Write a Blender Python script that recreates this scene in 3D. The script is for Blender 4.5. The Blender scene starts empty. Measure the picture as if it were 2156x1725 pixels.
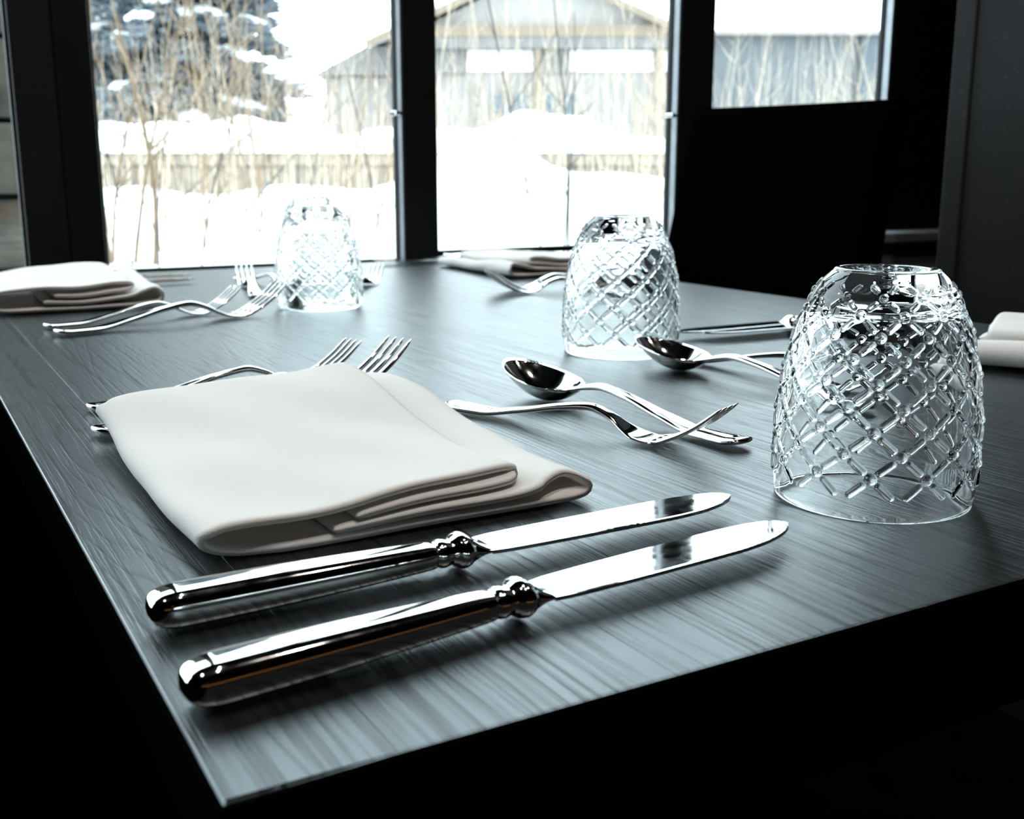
import bpy, bmesh, math, random
import numpy as np
from mathutils import Vector, Matrix

C = bpy.context.scene.collection
SC = bpy.context.scene
R = math.radians
PI = math.pi
Z0 = 0.75                      # height of the table top above the floor

# ------------------------------------------------------------------ camera
PITCH, YAW, FPX = R(12.277), R(29.65), 2300.0
CAM = Vector((-0.0534, -0.2267, Z0 + 0.14))
cam_d = bpy.data.cameras.new('camera')
cam = bpy.data.objects.new('camera', cam_d)
C.objects.link(cam)
cam.location = CAM
cam.rotation_euler = (R(90) - PITCH, 0, -YAW)
cam_d.sensor_width = 36.0
cam_d.lens = 36.0 * FPX / 2156.0
cam_d.clip_start = 0.01
cam_d.clip_end = 300
cam_d.dof.use_dof = True
cam_d.dof.focus_distance = 0.50
cam_d.dof.aperture_fstop = 17.0
SC.camera = cam

# ------------------------------------------------------------------ sky and exposure
world = bpy.data.worlds.new('overcast_sky')
SC.world = world
world.use_nodes = True
bg = world.node_tree.nodes['Background']
bg.inputs['Color'].default_value = (0.79, 0.935, 1.0, 1)
bg.inputs['Strength'].default_value = 6.5
SC.view_settings.view_transform = 'Standard'
SC.view_settings.look = 'None'
SC.view_settings.gamma = 1.0
SC.view_settings.use_curve_mapping = False
SC.view_settings.exposure = 0.0
FILL_W = 43.0                 # power of each unseen ceiling lamp added as fill
SC.cycles.use_denoising = True
SC.cycles.max_bounces = 20
SC.cycles.transmission_bounces = 16
SC.cycles.glossy_bounces = 8
SC.cycles.diffuse_bounces = 5
SC.cycles.transparent_max_bounces = 24
SC.cycles.sample_clamp_indirect = 12.0
SC.cycles.blur_glossy = 0.3

# helper: a point of the world at a distance along a view direction (used only to work out
# where the things of the garden stand)
FW = Vector((math.sin(YAW) * math.cos(PITCH), math.cos(YAW) * math.cos(PITCH), -math.sin(PITCH)))
RT = Vector((math.cos(YAW), -math.sin(YAW), 0))
UP = RT.cross(FW)
def at(u, v, D):
    return CAM + (FW + RT * ((u - 1078) / FPX) - UP * ((v - 862.5) / FPX)) * D

# ------------------------------------------------------------------ materials
def new_mat(name):
    m = bpy.data.materials.new(name)
    m.use_nodes = True
    nt = m.node_tree
    return m, nt, nt.nodes['Principled BSDF']

def setp(b, **kw):
    names = dict(color='Base Color', rough='Roughness', metal='Metallic', spec='Specular IOR Level',
                 ior='IOR', trans='Transmission Weight', sheen='Sheen Weight', coat='Coat Weight')
    for k, v in kw.items():
        b.inputs[names[k]].default_value = (*v, 1) if k == 'color' else v

def simple(name, color, rough=0.5, metal=0.0, spec=0.5, noise=0.0, scale=40.0, bump=0.0):
    m, nt, b = new_mat(name)
    setp(b, color=color, rough=rough, metal=metal, spec=spec)
    tc = nt.nodes.new('ShaderNodeTexCoord')
    n = nt.nodes.new('ShaderNodeTexNoise')
    n.inputs['Scale'].default_value = scale
    n.inputs['Detail'].default_value = 5
    nt.links.new(tc.outputs['Object'], n.inputs['Vector'])
    if noise:
        r = nt.nodes.new('ShaderNodeValToRGB')
        r.color_ramp.elements[0].position = 0.3
        r.color_ramp.elements[1].position = 0.7
        r.color_ramp.elements[0].color = (*[c * (1 - noise) for c in color], 1)
        r.color_ramp.elements[1].color = (*[min(1, c * (1 + noise)) for c in color], 1)
        nt.links.new(n.outputs['Fac'], r.inputs['Fac'])
        nt.links.new(r.outputs['Color'], b.inputs['Base Color'])
    if bump:
        bp = nt.nodes.new('ShaderNodeBump')
        bp.inputs['Strength'].default_value = bump
        bp.inputs['Distance'].default_value = 0.002
        nt.links.new(n.outputs['Fac'], bp.inputs['Height'])
        nt.links.new(bp.outputs['Normal'], b.inputs['Normal'])
    return m

def wood_material():
    m, nt, b = new_mat('black_stained_wood')
    N, L = nt.nodes, nt.links
    tc = N.new('ShaderNodeTexCoord')
    oi = N.new('ShaderNodeObjectInfo')
    sh = N.new('ShaderNodeVectorMath'); sh.operation = 'SCALE'
    cx = N.new('ShaderNodeCombineXYZ')
    L.new(oi.outputs['Random'], cx.inputs['X']); L.new(oi.outputs['Random'], cx.inputs['Y'])
    L.new(cx.outputs[0], sh.inputs[0]); sh.inputs['Scale'].default_value = 6.5
    add = N.new('ShaderNodeVectorMath'); add.operation = 'ADD'
    L.new(tc.outputs['Object'], add.inputs[0]); L.new(sh.outputs[0], add.inputs[1])
    # growth rings: distorted bands along the board
    mp = N.new('ShaderNodeMapping'); mp.inputs['Scale'].default_value = (1.0, 0.075, 1.0)
    L.new(add.outputs[0], mp.inputs['Vector'])
    nz = N.new('ShaderNodeTexNoise'); nz.inputs['Scale'].default_value = 13.0
    nz.inputs['Detail'].default_value = 2.5; nz.inputs['Distortion'].default_value = 0.35
    L.new(mp.outputs[0], nz.inputs['Vector'])
    rings = N.new('ShaderNodeMath'); rings.operation = 'MULTIPLY'; rings.inputs[1].default_value = 26.0
    L.new(nz.outputs['Fac'], rings.inputs[0])
    fr = N.new('ShaderNodeMath'); fr.operation = 'FRACT'; L.new(rings.outputs[0], fr.inputs[0])
    rr = N.new('ShaderNodeValToRGB')
    e = rr.color_ramp.elements
    e[0].position = 0.0; e[0].color = (0, 0, 0, 1)
    e[1].position = 0.22; e[1].color = (1, 1, 1, 1)
    x = e.new(0.90); x.color = (0.85, 0.85, 0.85, 1)
    x = e.new(1.0); x.color = (0, 0, 0, 1)
    L.new(fr.outputs[0], rr.inputs['Fac'])
    # fine pores, long and thin
    mp2 = N.new('ShaderNodeMapping'); mp2.inputs['Scale'].default_value = (1.0, 0.018, 1.0)
    L.new(add.outputs[0], mp2.inputs['Vector'])
    n2 = N.new('ShaderNodeTexNoise'); n2.inputs['Scale'].default_value = 430.0
    n2.inputs['Detail'].default_value = 3.0
    L.new(mp2.outputs[0], n2.inputs['Vector'])
    pr = N.new('ShaderNodeValToRGB')
    pr.color_ramp.elements[0].position = 0.38; pr.color_ramp.elements[1].position = 0.52
    L.new(n2.outputs['Fac'], pr.inputs['Fac'])
    # short speckle of the satin lacquer
    n3 = N.new('ShaderNodeTexNoise'); n3.inputs['Scale'].default_value = 900.0
    L.new(add.outputs[0], n3.inputs['Vector'])
    mixh = N.new('ShaderNodeMath'); mixh.operation = 'MULTIPLY'
    L.new(rr.outputs['Color'], mixh.inputs[0]); L.new(pr.outputs['Color'], mixh.inputs[1])
    lift = N.new('ShaderNodeMapRange')
    lift.inputs['To Min'].default_value = 0.0; lift.inputs['To Max'].default_value = 1.0
    avg = N.new('ShaderNodeMath'); avg.operation = 'ADD'
    h1 = N.new('ShaderNodeMath'); h1.operation = 'MULTIPLY'; h1.inputs[1].default_value = 0.45
    h2 = N.new('ShaderNodeMath'); h2.operation = 'MULTIPLY'; h2.inputs[1].default_value = 0.55
    L.new(rr.outputs['Color'], h1.inputs[0]); L.new(pr.outputs['Color'], h2.inputs[0])
    L.new(h1.outputs[0], avg.inputs[0]); L.new(h2.outputs[0], avg.inputs[1])
    spec = N.new('ShaderNodeMapRange')
    spec.inputs['To Min'].default_value = WOOD_SPEC * 0.28; spec.inputs['To Max'].default_value = WOOD_SPEC
    L.new(avg.outputs[0], spec.inputs['Value'])
    L.new(spec.outputs[0], b.inputs['Specular IOR Level'])
    col = N.new('ShaderNodeMix'); col.data_type = 'RGBA'
    col.inputs['A'].default_value = (0.0016, 0.0016, 0.0017, 1)
    col.inputs['B'].default_value = (0.005, 0.005, 0.0053, 1)
    L.new(avg.outputs[0], col.inputs['Factor'])
    L.new(col.outputs['Result'], b.inputs['Base Color'])
    b.inputs['Roughness'].default_value = 0.35
    b.inputs['Specular Tint'].default_value = (0.84, 0.95, 1.0, 1)
    ha = N.new('ShaderNodeMath'); ha.operation = 'ADD'
    h3 = N.new('ShaderNodeMath'); h3.operation = 'MULTIPLY'; h3.inputs[1].default_value = 0.35
    L.new(n3.outputs['Fac'], h3.inputs[0])
    L.new(avg.outputs[0], ha.inputs[0]); L.new(h3.outputs[0], ha.inputs[1])
    bp = N.new('ShaderNodeBump'); bp.inputs['Strength'].default_value = 0.55
    bp.inputs['Distance'].default_value = 0.00035
    L.new(ha.outputs[0], bp.inputs['Height'])
    L.new(bp.outputs['Normal'], b.inputs['Normal'])
    return m

WOOD_SPEC = 1.0
M_WOOD = wood_material()
M_WOOD2 = simple('black_wood_frame', (0.0012, 0.0012, 0.0012), 0.9, spec=0.0, noise=0.3, scale=60)

def steel_material():
    m, nt, b = new_mat('polished_steel')
    setp(b, color=(0.86, 0.85, 0.83), metal=1.0, rough=0.05)
    tc = nt.nodes.new('ShaderNodeTexCoord')
    n = nt.nodes.new('ShaderNodeTexNoise'); n.inputs['Scale'].default_value = 180
    n.inputs['Detail'].default_value = 4
    nt.links.new(tc.outputs['Object'], n.inputs['Vector'])
    mr = nt.nodes.new('ShaderNodeMapRange')
    mr.inputs['From Min'].default_value = 0.35; mr.inputs['From Max'].default_value = 0.75
    mr.inputs['To Min'].default_value = 0.035; mr.inputs['To Max'].default_value = 0.10
    nt.links.new(n.outputs['Fac'], mr.inputs['Value'])
    nt.links.new(mr.outputs[0], b.inputs['Roughness'])
    return m
M_STEEL = steel_material()

def glass_material():
    m, nt, b = new_mat('pressed_clear_glass')
    setp(b, color=(0.985, 1.0, 1.0), rough=0.0, trans=1.0, ior=1.5)
    tc = nt.nodes.new('ShaderNodeTexCoord')
    n = nt.nodes.new('ShaderNodeTexNoise'); n.inputs['Scale'].default_value = 60
    nt.links.new(tc.outputs['Object'], n.inputs['Vector'])
    bp = nt.nodes.new('ShaderNodeBump'); bp.inputs['Strength'].default_value = 0.06
    bp.inputs['Distance'].default_value = 0.002
    nt.links.new(n.outputs['Fac'], bp.inputs['Height'])
    nt.links.new(bp.outputs['Normal'], b.inputs['Normal'])
    return m
M_GLASS = glass_material()

def pane_material():
    m = bpy.data.materials.new('window_glass'); m.use_nodes = True
    nt = m.node_tree; nt.nodes.clear()
    o = nt.nodes.new('ShaderNodeOutputMaterial')
    mix = nt.nodes.new('ShaderNodeMixShader')
    fr = nt.nodes.new('ShaderNodeFresnel')
    ge = nt.nodes.new('ShaderNodeNewGeometry')
    mr = nt.nodes.new('ShaderNodeMapRange')      # the thin pane does not bend light: same reflectance on both faces
    mr.inputs['To Min'].default_value = 1.45; mr.inputs['To Max'].default_value = 1 / 1.45
    nt.links.new(ge.outputs['Backfacing'], mr.inputs['Value']); nt.links.new(mr.outputs[0], fr.inputs['IOR'])
    t = nt.nodes.new('ShaderNodeBsdfTransparent'); t.inputs['Color'].default_value = (0.95, 0.97, 0.97, 1)
    g = nt.nodes.new('ShaderNodeBsdfGlossy'); g.inputs['Roughness'].default_value = 0.0
    nt.links.new(fr.outputs[0], mix.inputs[0])
    nt.links.new(t.outputs[0], mix.inputs[1]); nt.links.new(g.outputs[0], mix.inputs[2])
    nt.links.new(mix.outputs[0], o.inputs['Surface'])
    return m
M_PANE = pane_material()

def cloth_material():
    m, nt, b = new_mat('white_napkin_cotton')
    N, L = nt.nodes, nt.links
    setp(b, color=(0.745, 0.725, 0.705), rough=0.9, spec=0.15)
    tc = N.new('ShaderNodeTexCoord')
    w1 = N.new('ShaderNodeTexWave'); w1.inputs['Scale'].default_value = 330; w1.bands_direction = 'DIAGONAL'
    w1.inputs['Distortion'].default_value = 0.4
    L.new(tc.outputs['Object'], w1.inputs['Vector'])
    n = N.new('ShaderNodeTexNoise'); n.inputs['Scale'].default_value = 1200
    L.new(tc.outputs['Object'], n.inputs['Vector'])
    a = N.new('ShaderNodeMath'); a.operation = 'ADD'
    L.new(w1.outputs['Fac'], a.inputs[0]); L.new(n.outputs['Fac'], a.inputs[1])
    bp = N.new('ShaderNodeBump'); bp.inputs['Strength'].default_value = 0.25
    bp.inputs['Distance'].default_value = 0.0002
    L.new(a.outputs[0], bp.inputs['Height']); L.new(bp.outputs['Normal'], b.inputs['Normal'])
    tr = N.new('ShaderNodeBsdfTranslucent'); tr.inputs['Color'].default_value = (0.77, 0.745, 0.72, 1)
    mix = N.new('ShaderNodeMixShader'); mix.inputs[0].default_value = 0.15
    L.new(b.outputs[0], mix.inputs[1]); L.new(tr.outputs[0], mix.inputs[2])
    L.new(mix.outputs[0], N['Material Output'].inputs['Surface'])
    return m
M_CLOTH = cloth_material()

M_FRAME = simple('black_window_frame', (0.0035, 0.004, 0.005), 0.5, spec=0.2, noise=0.2, scale=30)
M_ALU = simple('aluminium_bead', (0.30, 0.32, 0.34), 0.4, metal=1.0, noise=0.1)
M_CHROME = simple('chrome', (0.85, 0.86, 0.87), 0.12, metal=1.0)
M_COLUMN = simple('dark_panel', (0.006, 0.0065, 0.008), 0.6, spec=0.2, noise=0.2, scale=25)
M_ROOM = simple('dark_room_paint', (0.008, 0.008, 0.009), 0.9, spec=0.0, noise=0.2, scale=8)
M_FLOOR = simple('dark_floor', (0.0015, 0.0014, 0.0013), 1.0, spec=0.0, noise=0.4, scale=12)
M_CHAIR = simple('black_upholstery', (0.0006, 0.0006, 0.0006), 1.0, spec=0.0, noise=0.3, scale=200, bump=0.1)
M_SNOW = simple('snow', (0.8000, 0.8100, 0.8200), 0.9, spec=0.1, noise=0.05, scale=3)

def laminate_material():
    m, nt, b = new_mat('speckled_grey_laminate')
    N, L = nt.nodes, nt.links
    setp(b, rough=0.7, spec=0.15)
    tc = N.new('ShaderNodeTexCoord')
    v = N.new('ShaderNodeTexVoronoi'); v.inputs['Scale'].default_value = 45
    L.new(tc.outputs['Object'], v.inputs['Vector'])
    r = N.new('ShaderNodeValToRGB')
    r.color_ramp.elements[0].position = 0.05; r.color_ramp.elements[0].color = (0.05, 0.05, 0.053, 1)
    r.color_ramp.elements[1].position = 0.12; r.color_ramp.elements[1].color = (0.016, 0.0157, 0.0163, 1)
    L.new(v.outputs['Distance'], r.inputs['Fac'])
    L.new(r.outputs['Color'], b.inputs['Base Color'])
    return m
M_LAM = laminate_material()

def emit(name, color, s):
    m = bpy.data.materials.new(name); m.use_nodes = True
    nt = m.node_tree; nt.nodes.clear()
    o = nt.nodes.new('ShaderNodeOutputMaterial'); e = nt.nodes.new('ShaderNodeEmission')
    e.inputs['Color'].default_value = (*color, 1); e.inputs['Strength'].default_value = s
    nt.links.new(e.outputs[0], o.inputs['Surface'])
    return m
M_WARM = emit('warm_lamp', (1.0, 0.42, 0.10), 0.55)
M_BULB = emit('warm_bulb', (1.0, 0.50, 0.16), 6.0)

# ------------------------------------------------------------------ object helpers
def link(name, me, mat=None, parent=None, smooth=True):
    if mat is not None:
        me.materials.append(mat)
    if smooth:
        me.polygons.foreach_set('use_smooth', [True] * len(me.polygons))
    o = bpy.data.objects.new(name, me)
    C.objects.link(o)
    if parent is not None:
        o.parent = parent
    return o

def mesh_from(name, verts, faces):
    me = bpy.data.meshes.new(name)
    me.from_pydata([tuple(v) for v in verts], [], faces)
    me.update()
    return me

def thing(name, label, cat, loc=(0, 0, 0), rz=0.0, group=None, s=1.0):
    o = bpy.data.objects.new(name, None)
    o.empty_display_size = 0.02
    C.objects.link(o)
    o.location = loc; o.rotation_euler = (0, 0, rz); o.scale = (s, s, s)
    tag(o, label, cat, group)
    return o

def tag(o, label, cat, group=None, kind=None):
    o['label'] = label; o['category'] = cat
    if group: o['group'] = group
    if kind: o['kind'] = kind
    return o

def struct(o):
    o['kind'] = 'structure'
    return o

def box_bm(bm, x0, x1, y0, y1, z0, z1):
    vs = [bm.verts.new(p) for p in ((x0, y0, z0), (x1, y0, z0), (x1, y1, z0), (x0, y1, z0),
                                    (x0, y0, z1), (x1, y0, z1), (x1, y1, z1), (x0, y1, z1))]
    for f in ((3, 2, 1, 0), (4, 5, 6, 7), (0, 1, 5, 4), (1, 2, 6, 5), (2, 3, 7, 6), (3, 0, 4, 7)):
        bm.faces.new([vs[i] for i in f])

def box(name, x0, x1, y0, y1, z0, z1, mat, parent=None, bevel=0.0, seg=2):
    bm = bmesh.new()
    box_bm(bm, x0, x1, y0, y1, z0, z1)
    if bevel:
        bmesh.ops.bevel(bm, geom=bm.edges[:], offset=bevel, segments=seg, affect='EDGES', profile=0.5)
    me = bpy.data.meshes.new(name); bm.to_mesh(me); bm.free()
    return link(name, me, mat, parent, smooth=False)

def hermite(xs, ys, q):
    """smooth curve through the control points"""
    xs = np.array(xs, float); ys = np.array(ys, float); q = np.asarray(q, float)
    d = np.diff(ys) / np.diff(xs)
    m = np.empty_like(ys); m[0] = d[0]; m[-1] = d[-1]
    for i in range(1, len(xs) - 1):
        m[i] = 0.0 if d[i - 1] * d[i] <= 0 else 2 * d[i - 1] * d[i] / (d[i - 1] + d[i])
    i = np.clip(np.searchsorted(xs, q) - 1, 0, len(xs) - 2)
    h = xs[i + 1] - xs[i]; t = (q - xs[i]) / h
    return ((2 * t**3 - 3 * t**2 + 1) * ys[i] + (t**3 - 2 * t**2 + t) * h * m[i]
            + (-2 * t**3 + 3 * t**2) * ys[i + 1] + (t**3 - t**2) * h * m[i + 1])

def sweep(cx, cz, w, t, n=20, e=2.4, cy=None):
    """closed tube along a path in the x-z plane with half width w (y) and half thickness t"""
    cx, cz, w, t = map(np.asarray, (cx, cz, w, t))
    cy = np.zeros_like(cx) if cy is None else np.asarray(cy)
    k = len(cx)
    tx = np.gradient(cx); tz = np.gradient(cz)
    ln = np.hypot(tx, tz) + 1e-12; tx, tz = tx / ln, tz / ln
    nx, nz = -tz, tx
    a = np.linspace(0, 2 * PI, n, endpoint=False)
    ca = np.sign(np.cos(a)) * np.abs(np.cos(a)) ** (2 / e)
    sa = np.sign(np.sin(a)) * np.abs(np.sin(a)) ** (2 / e)
    V = np.empty((k, n, 3))
    V[:, :, 0] = cx[:, None] + nx[:, None] * sa * t[:, None]
    V[:, :, 1] = cy[:, None] + ca * w[:, None]
    V[:, :, 2] = cz[:, None] + nz[:, None] * sa * t[:, None]
    F = []
    for i in range(k - 1):
        for j in range(n):
            j2 = (j + 1) % n
            F.append((i * n + j, (i + 1) * n + j, (i + 1) * n + j2, i * n + j2))
    F.append(tuple(range(n)))
    F.append(tuple((k - 1) * n + j for j in reversed(range(n))))
    return V.reshape(-1, 3), F

def join_vf(parts):
    V, F, o = [], [], 0
    for v, f in parts:
        V.append(np.asarray(v)); F += [tuple(i + o for i in q) for q in f]; o += len(v)
    return np.concatenate(V), F

def tube(pts, radii, n=6):
    pts = [Vector(p) for p in pts]
    V, F = [], []
    k = len(pts)
    for i, p in enumerate(pts):
        d = (pts[min(i + 1, k - 1)] - pts[max(i - 1, 0)]).normalized()
        a = d.cross(Vector((0.13, 0.97, 0.21))).normalized(); b = d.cross(a)
        for j in range(n):
            g = 2 * PI * j / n
            V.append(p + (a * math.cos(g) + b * math.sin(g)) * radii[i])
    for i in range(k - 1):
        for j in range(n):
            j2 = (j + 1) % n
            F.append((i * n + j, i * n + j2, (i + 1) * n + j2, (i + 1) * n + j))
    F.append(tuple(reversed(range(n)))); F.append(tuple((k - 1) * n + j for j in range(n)))
    return [tuple(v) for v in V], F

def copy_tree(o, name=None, parent=None):
    c = o.copy(); C.objects.link(c)
    if parent is not None:
        c.parent = parent
    for ch in list(o.children):
        copy_tree(ch, None, c)
    return c

# ------------------------------------------------------------------ the room
WY = 1.45                      # inner face of the window wall
def bxs(name, *a, **k): return struct(box(name, *a, **k))

bxs('floor', -4.0, 4.0, -4.6, WY + 0.16, -0.06, 0.0, M_FLOOR)
bxs('ceiling', -4.0, 4.0, -4.6, WY + 0.16, 3.30, 3.40, M_ROOM)
bxs('wall_back', -4.0, 4.0, -4.7, -4.6, 0.0, 3.30, M_ROOM)
bxs('wall_left', -4.1, -4.0, -4.6, WY + 0.16, 0.0, 3.30, M_ROOM)
bxs('wall_east', 4.0, 4.1, -4.6, WY + 0.16, 0.0, 3.30, M_ROOM)
ZB, ZT = Z0 - 0.004, 2.60      # bottom and top of the glass
wf = bxs('wall_front', -4.0, 4.0, WY, WY + 0.14, 0.0, ZB - 0.022, M_FRAME)
bxs('trim_1', -4.0, 4.0, WY, WY + 0.14, ZT + 0.02, 3.30, M_FRAME)
bxs('trim_2', -4.0, 1.90, WY - 0.03, WY + 0.05, ZB - 0.022, ZB - 0.006, M_ALU, bevel=0.002)

# column left, two mullions, right jamb
bxs('trim_3', 0.120, 0.175, WY - 0.010, WY + 0.03, ZB - 0.006, ZT + 0.02, M_COLUMN, bevel=0.003)
bxs('trim_4', 0.1752, 0.224, WY - 0.006, WY + 0.016, ZB - 0.006, ZT + 0.02, M_FRAME, bevel=0.003)
for n, x0, x1 in ((5, 0.6890, 0.7500), (6, 1.2420, 1.3230), (8, -1.36, -1.28)):
    m_ = bxs('trim_%d' % n, x0, x1, WY - 0.02, WY + 0.016, ZB - 0.006, ZT + 0.02, M_FRAME, bevel=0.003)
    if n != 8:
        box('bead', x0 - 0.0016, x0 - 0.0001, WY - 0.017, WY - 0.001, ZB + 0.004, ZT - 0.01, M_ALU, m_, bevel=0.0004)
m_ = bxs('trim_7', 1.788, 2.10, WY - 0.02, WY + 0.016, ZB - 0.006, ZT + 0.02, M_FRAME, bevel=0.004)
box('bead', 1.7863, 1.7878, WY - 0.017, WY - 0.001, ZB + 0.004, ZT - 0.01, M_ALU, m_, bevel=0.0004)
bxs('wall_west', -4.0, -2.90, WY, WY + 0.14, ZB - 0.006, ZT + 0.02, M_ROOM)
bxs('wall_north', 2.10, 4.0, WY, WY + 0.14, ZB - 0.006, ZT + 0.02, M_ROOM)

def window(n, x0, x1, ZB=ZB):
    w = bpy.data.objects.new('window_%d' % n, None); C.objects.link(w); struct(w)
    w.location = ((x0 + x1) / 2, WY + 0.04, ZB)
    def part(nm, a0, a1, b0, b1, c0, c1, mat, bev=0.0015):
        o = box(nm, a0 - w.location.x, a1 - w.location.x, b0 - w.location.y, b1 - w.location.y,
                c0 - w.location.z, c1 - w.location.z, mat, w, bevel=bev)
        return o
    part('pane', x0 + 0.002, x1 - 0.002, WY + 0.004, WY + 0.008, ZB, ZT, M_PANE, 0)
    part('bottom_rail', x0, x1, WY + 0.0005, WY + 0.014, ZB - 0.006, ZB + 0.004, M_FRAME)
    part('top_rail', x0, x1, WY + 0.0005, WY + 0.014, ZT - 0.01, ZT + 0.02, M_FRAME)
    part('stile', x0, x0 + 0.004, WY + 0.0005, WY + 0.014, ZB + 0.004, ZT - 0.01, M_FRAME)
    part('stile', x1 - 0.004, x1, WY + 0.0005, WY + 0.014, ZB + 0.004, ZT - 0.01, M_FRAME)
    return w
w1 = window(1, -1.28, 0.120)
window(5, -2.90, -1.36)
w2 = window(2, 0.224, 0.689)
w3 = window(3, 0.750, 1.242, Z0 + 0.006)
window(4, 1.323, 1.788, Z0 + 0.006)
box('bead', 0.1165 - w1.location.x, 0.1196 - w1.location.x, -0.034, -0.031, 0.0, 2.3, M_ALU, w1)
for w, xx in ((w2, 0.684), (w3, 1.237)):
    box('latch', xx - 0.006 - w.location.x, xx + 0.003 - w.location.x, -0.056, -0.034,
        0.232, 0.240, M_CHROME, w, bevel=0.002)

# grey laminate wall right, with a pale ledge in the recess beyond it
bxs('wall_right', 1.50, 1.60, 0.10, 1.000, 0.0, 3.30, M_LAM, bevel=0.002)
bxs('trim_9', 1.496, 1.60, 1.0005, 1.040, 0.0, 3.30, M_LAM, bevel=0.003)
M_LEDGE = simple('grey_ledge', (0.1700, 0.1800, 0.1900), 0.5, noise=0.1)
bxs('trim_10', 1.48, 2.10, WY - 0.10, WY - 0.011, Z0 - 0.004, Z0 + 0.018, M_LEDGE, bevel=0.004)
bxs('trim_11', 1.48, 2.10, WY - 0.08, WY - 0.011, 0.0, Z0 - 0.0045, M_LEDGE)

# ------------------------------------------------------------------ table
TW, TL, TH = 0.84, 1.392, 0.026
table = thing('dining_table', 'black stained wooden dining table with satin grain along its length', 'table', (0, 0, 0))
xs = [0.0, 0.0435, 0.214, 0.378, 0.540, 0.696, TW]
for i in range(len(xs) - 1):
    g = 0.00005
    a = xs[i] + (g if i else 0); b_ = xs[i + 1] - (g if i < len(xs) - 2 else 0)
    bm = bmesh.new()
    box_bm(bm, a, b_, 0.0, TL, Z0 - TH, Z0)
    def on(v, k, q): return abs(v.co[k] - q) < 1e-6
    outer = [e for e in bm.edges if all(on(v, 2, Z0) for v in e.verts) and any(all(on(v, k, q) for v in e.verts) for k, q in ((0, 0.0), (0, TW), (1, 0.0), (1, TL)))]
    inner = [e for e in bm.edges if all(on(v, 2, Z0) for v in e.verts) and e not in outer]
    bmesh.ops.bevel(bm, geom=inner, offset=0.0001, segments=1, affect='EDGES')
    outer = [e for e in bm.edges if all(on(v, 2, Z0) for v in e.verts) and any(all(on(v, k, q) for v in e.verts) for k, q in ((0, 0.0), (0, TW), (1, 0.0), (1, TL)))]
    bmesh.ops.bevel(bm, geom=outer, offset=0.0009, segments=3, affect='EDGES')    # softer nosing on the outer edges
    me = bpy.data.meshes.new('plank'); bm.to_mesh(me); bm.free()
    link('plank', me, M_WOOD, table, smooth=False)
for a in ((-.0015, -.0001, 0, TL), (TW + .0001, TW + .0015, 0, TL), (-.0015, TW + .0015, -.0015, -.0001), (-.0015, TW + .0015, TL + .0001, TL + .0015)):
    box('edge_shade', *a, Z0 - TH, Z0 - 0.0011, M_WOOD2, table)  # black strips added so the table's side faces look fully shaded
for nm, a in (('apron', (0.06, 0.78, 0.07, 0.092)), ('apron', (0.06, 0.78, TL - 0.092, TL - 0.07)),
              ('apron', (0.06, 0.082, 0.092, TL - 0.092)), ('apron', (0.758, 0.78, 0.092, TL - 0.092))):
    box(nm, *a, Z0 - TH - 0.08, Z0 - TH - 0.0002, M_WOOD2, table)
for lx in (0.085, 0.695):
    for ly in (0.095, TL - 0.155):
        box('leg', lx, lx + 0.06, ly, ly + 0.06, 0.0, Z0 - TH - 0.0002, M_WOOD2, table, bevel=0.003)

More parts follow.
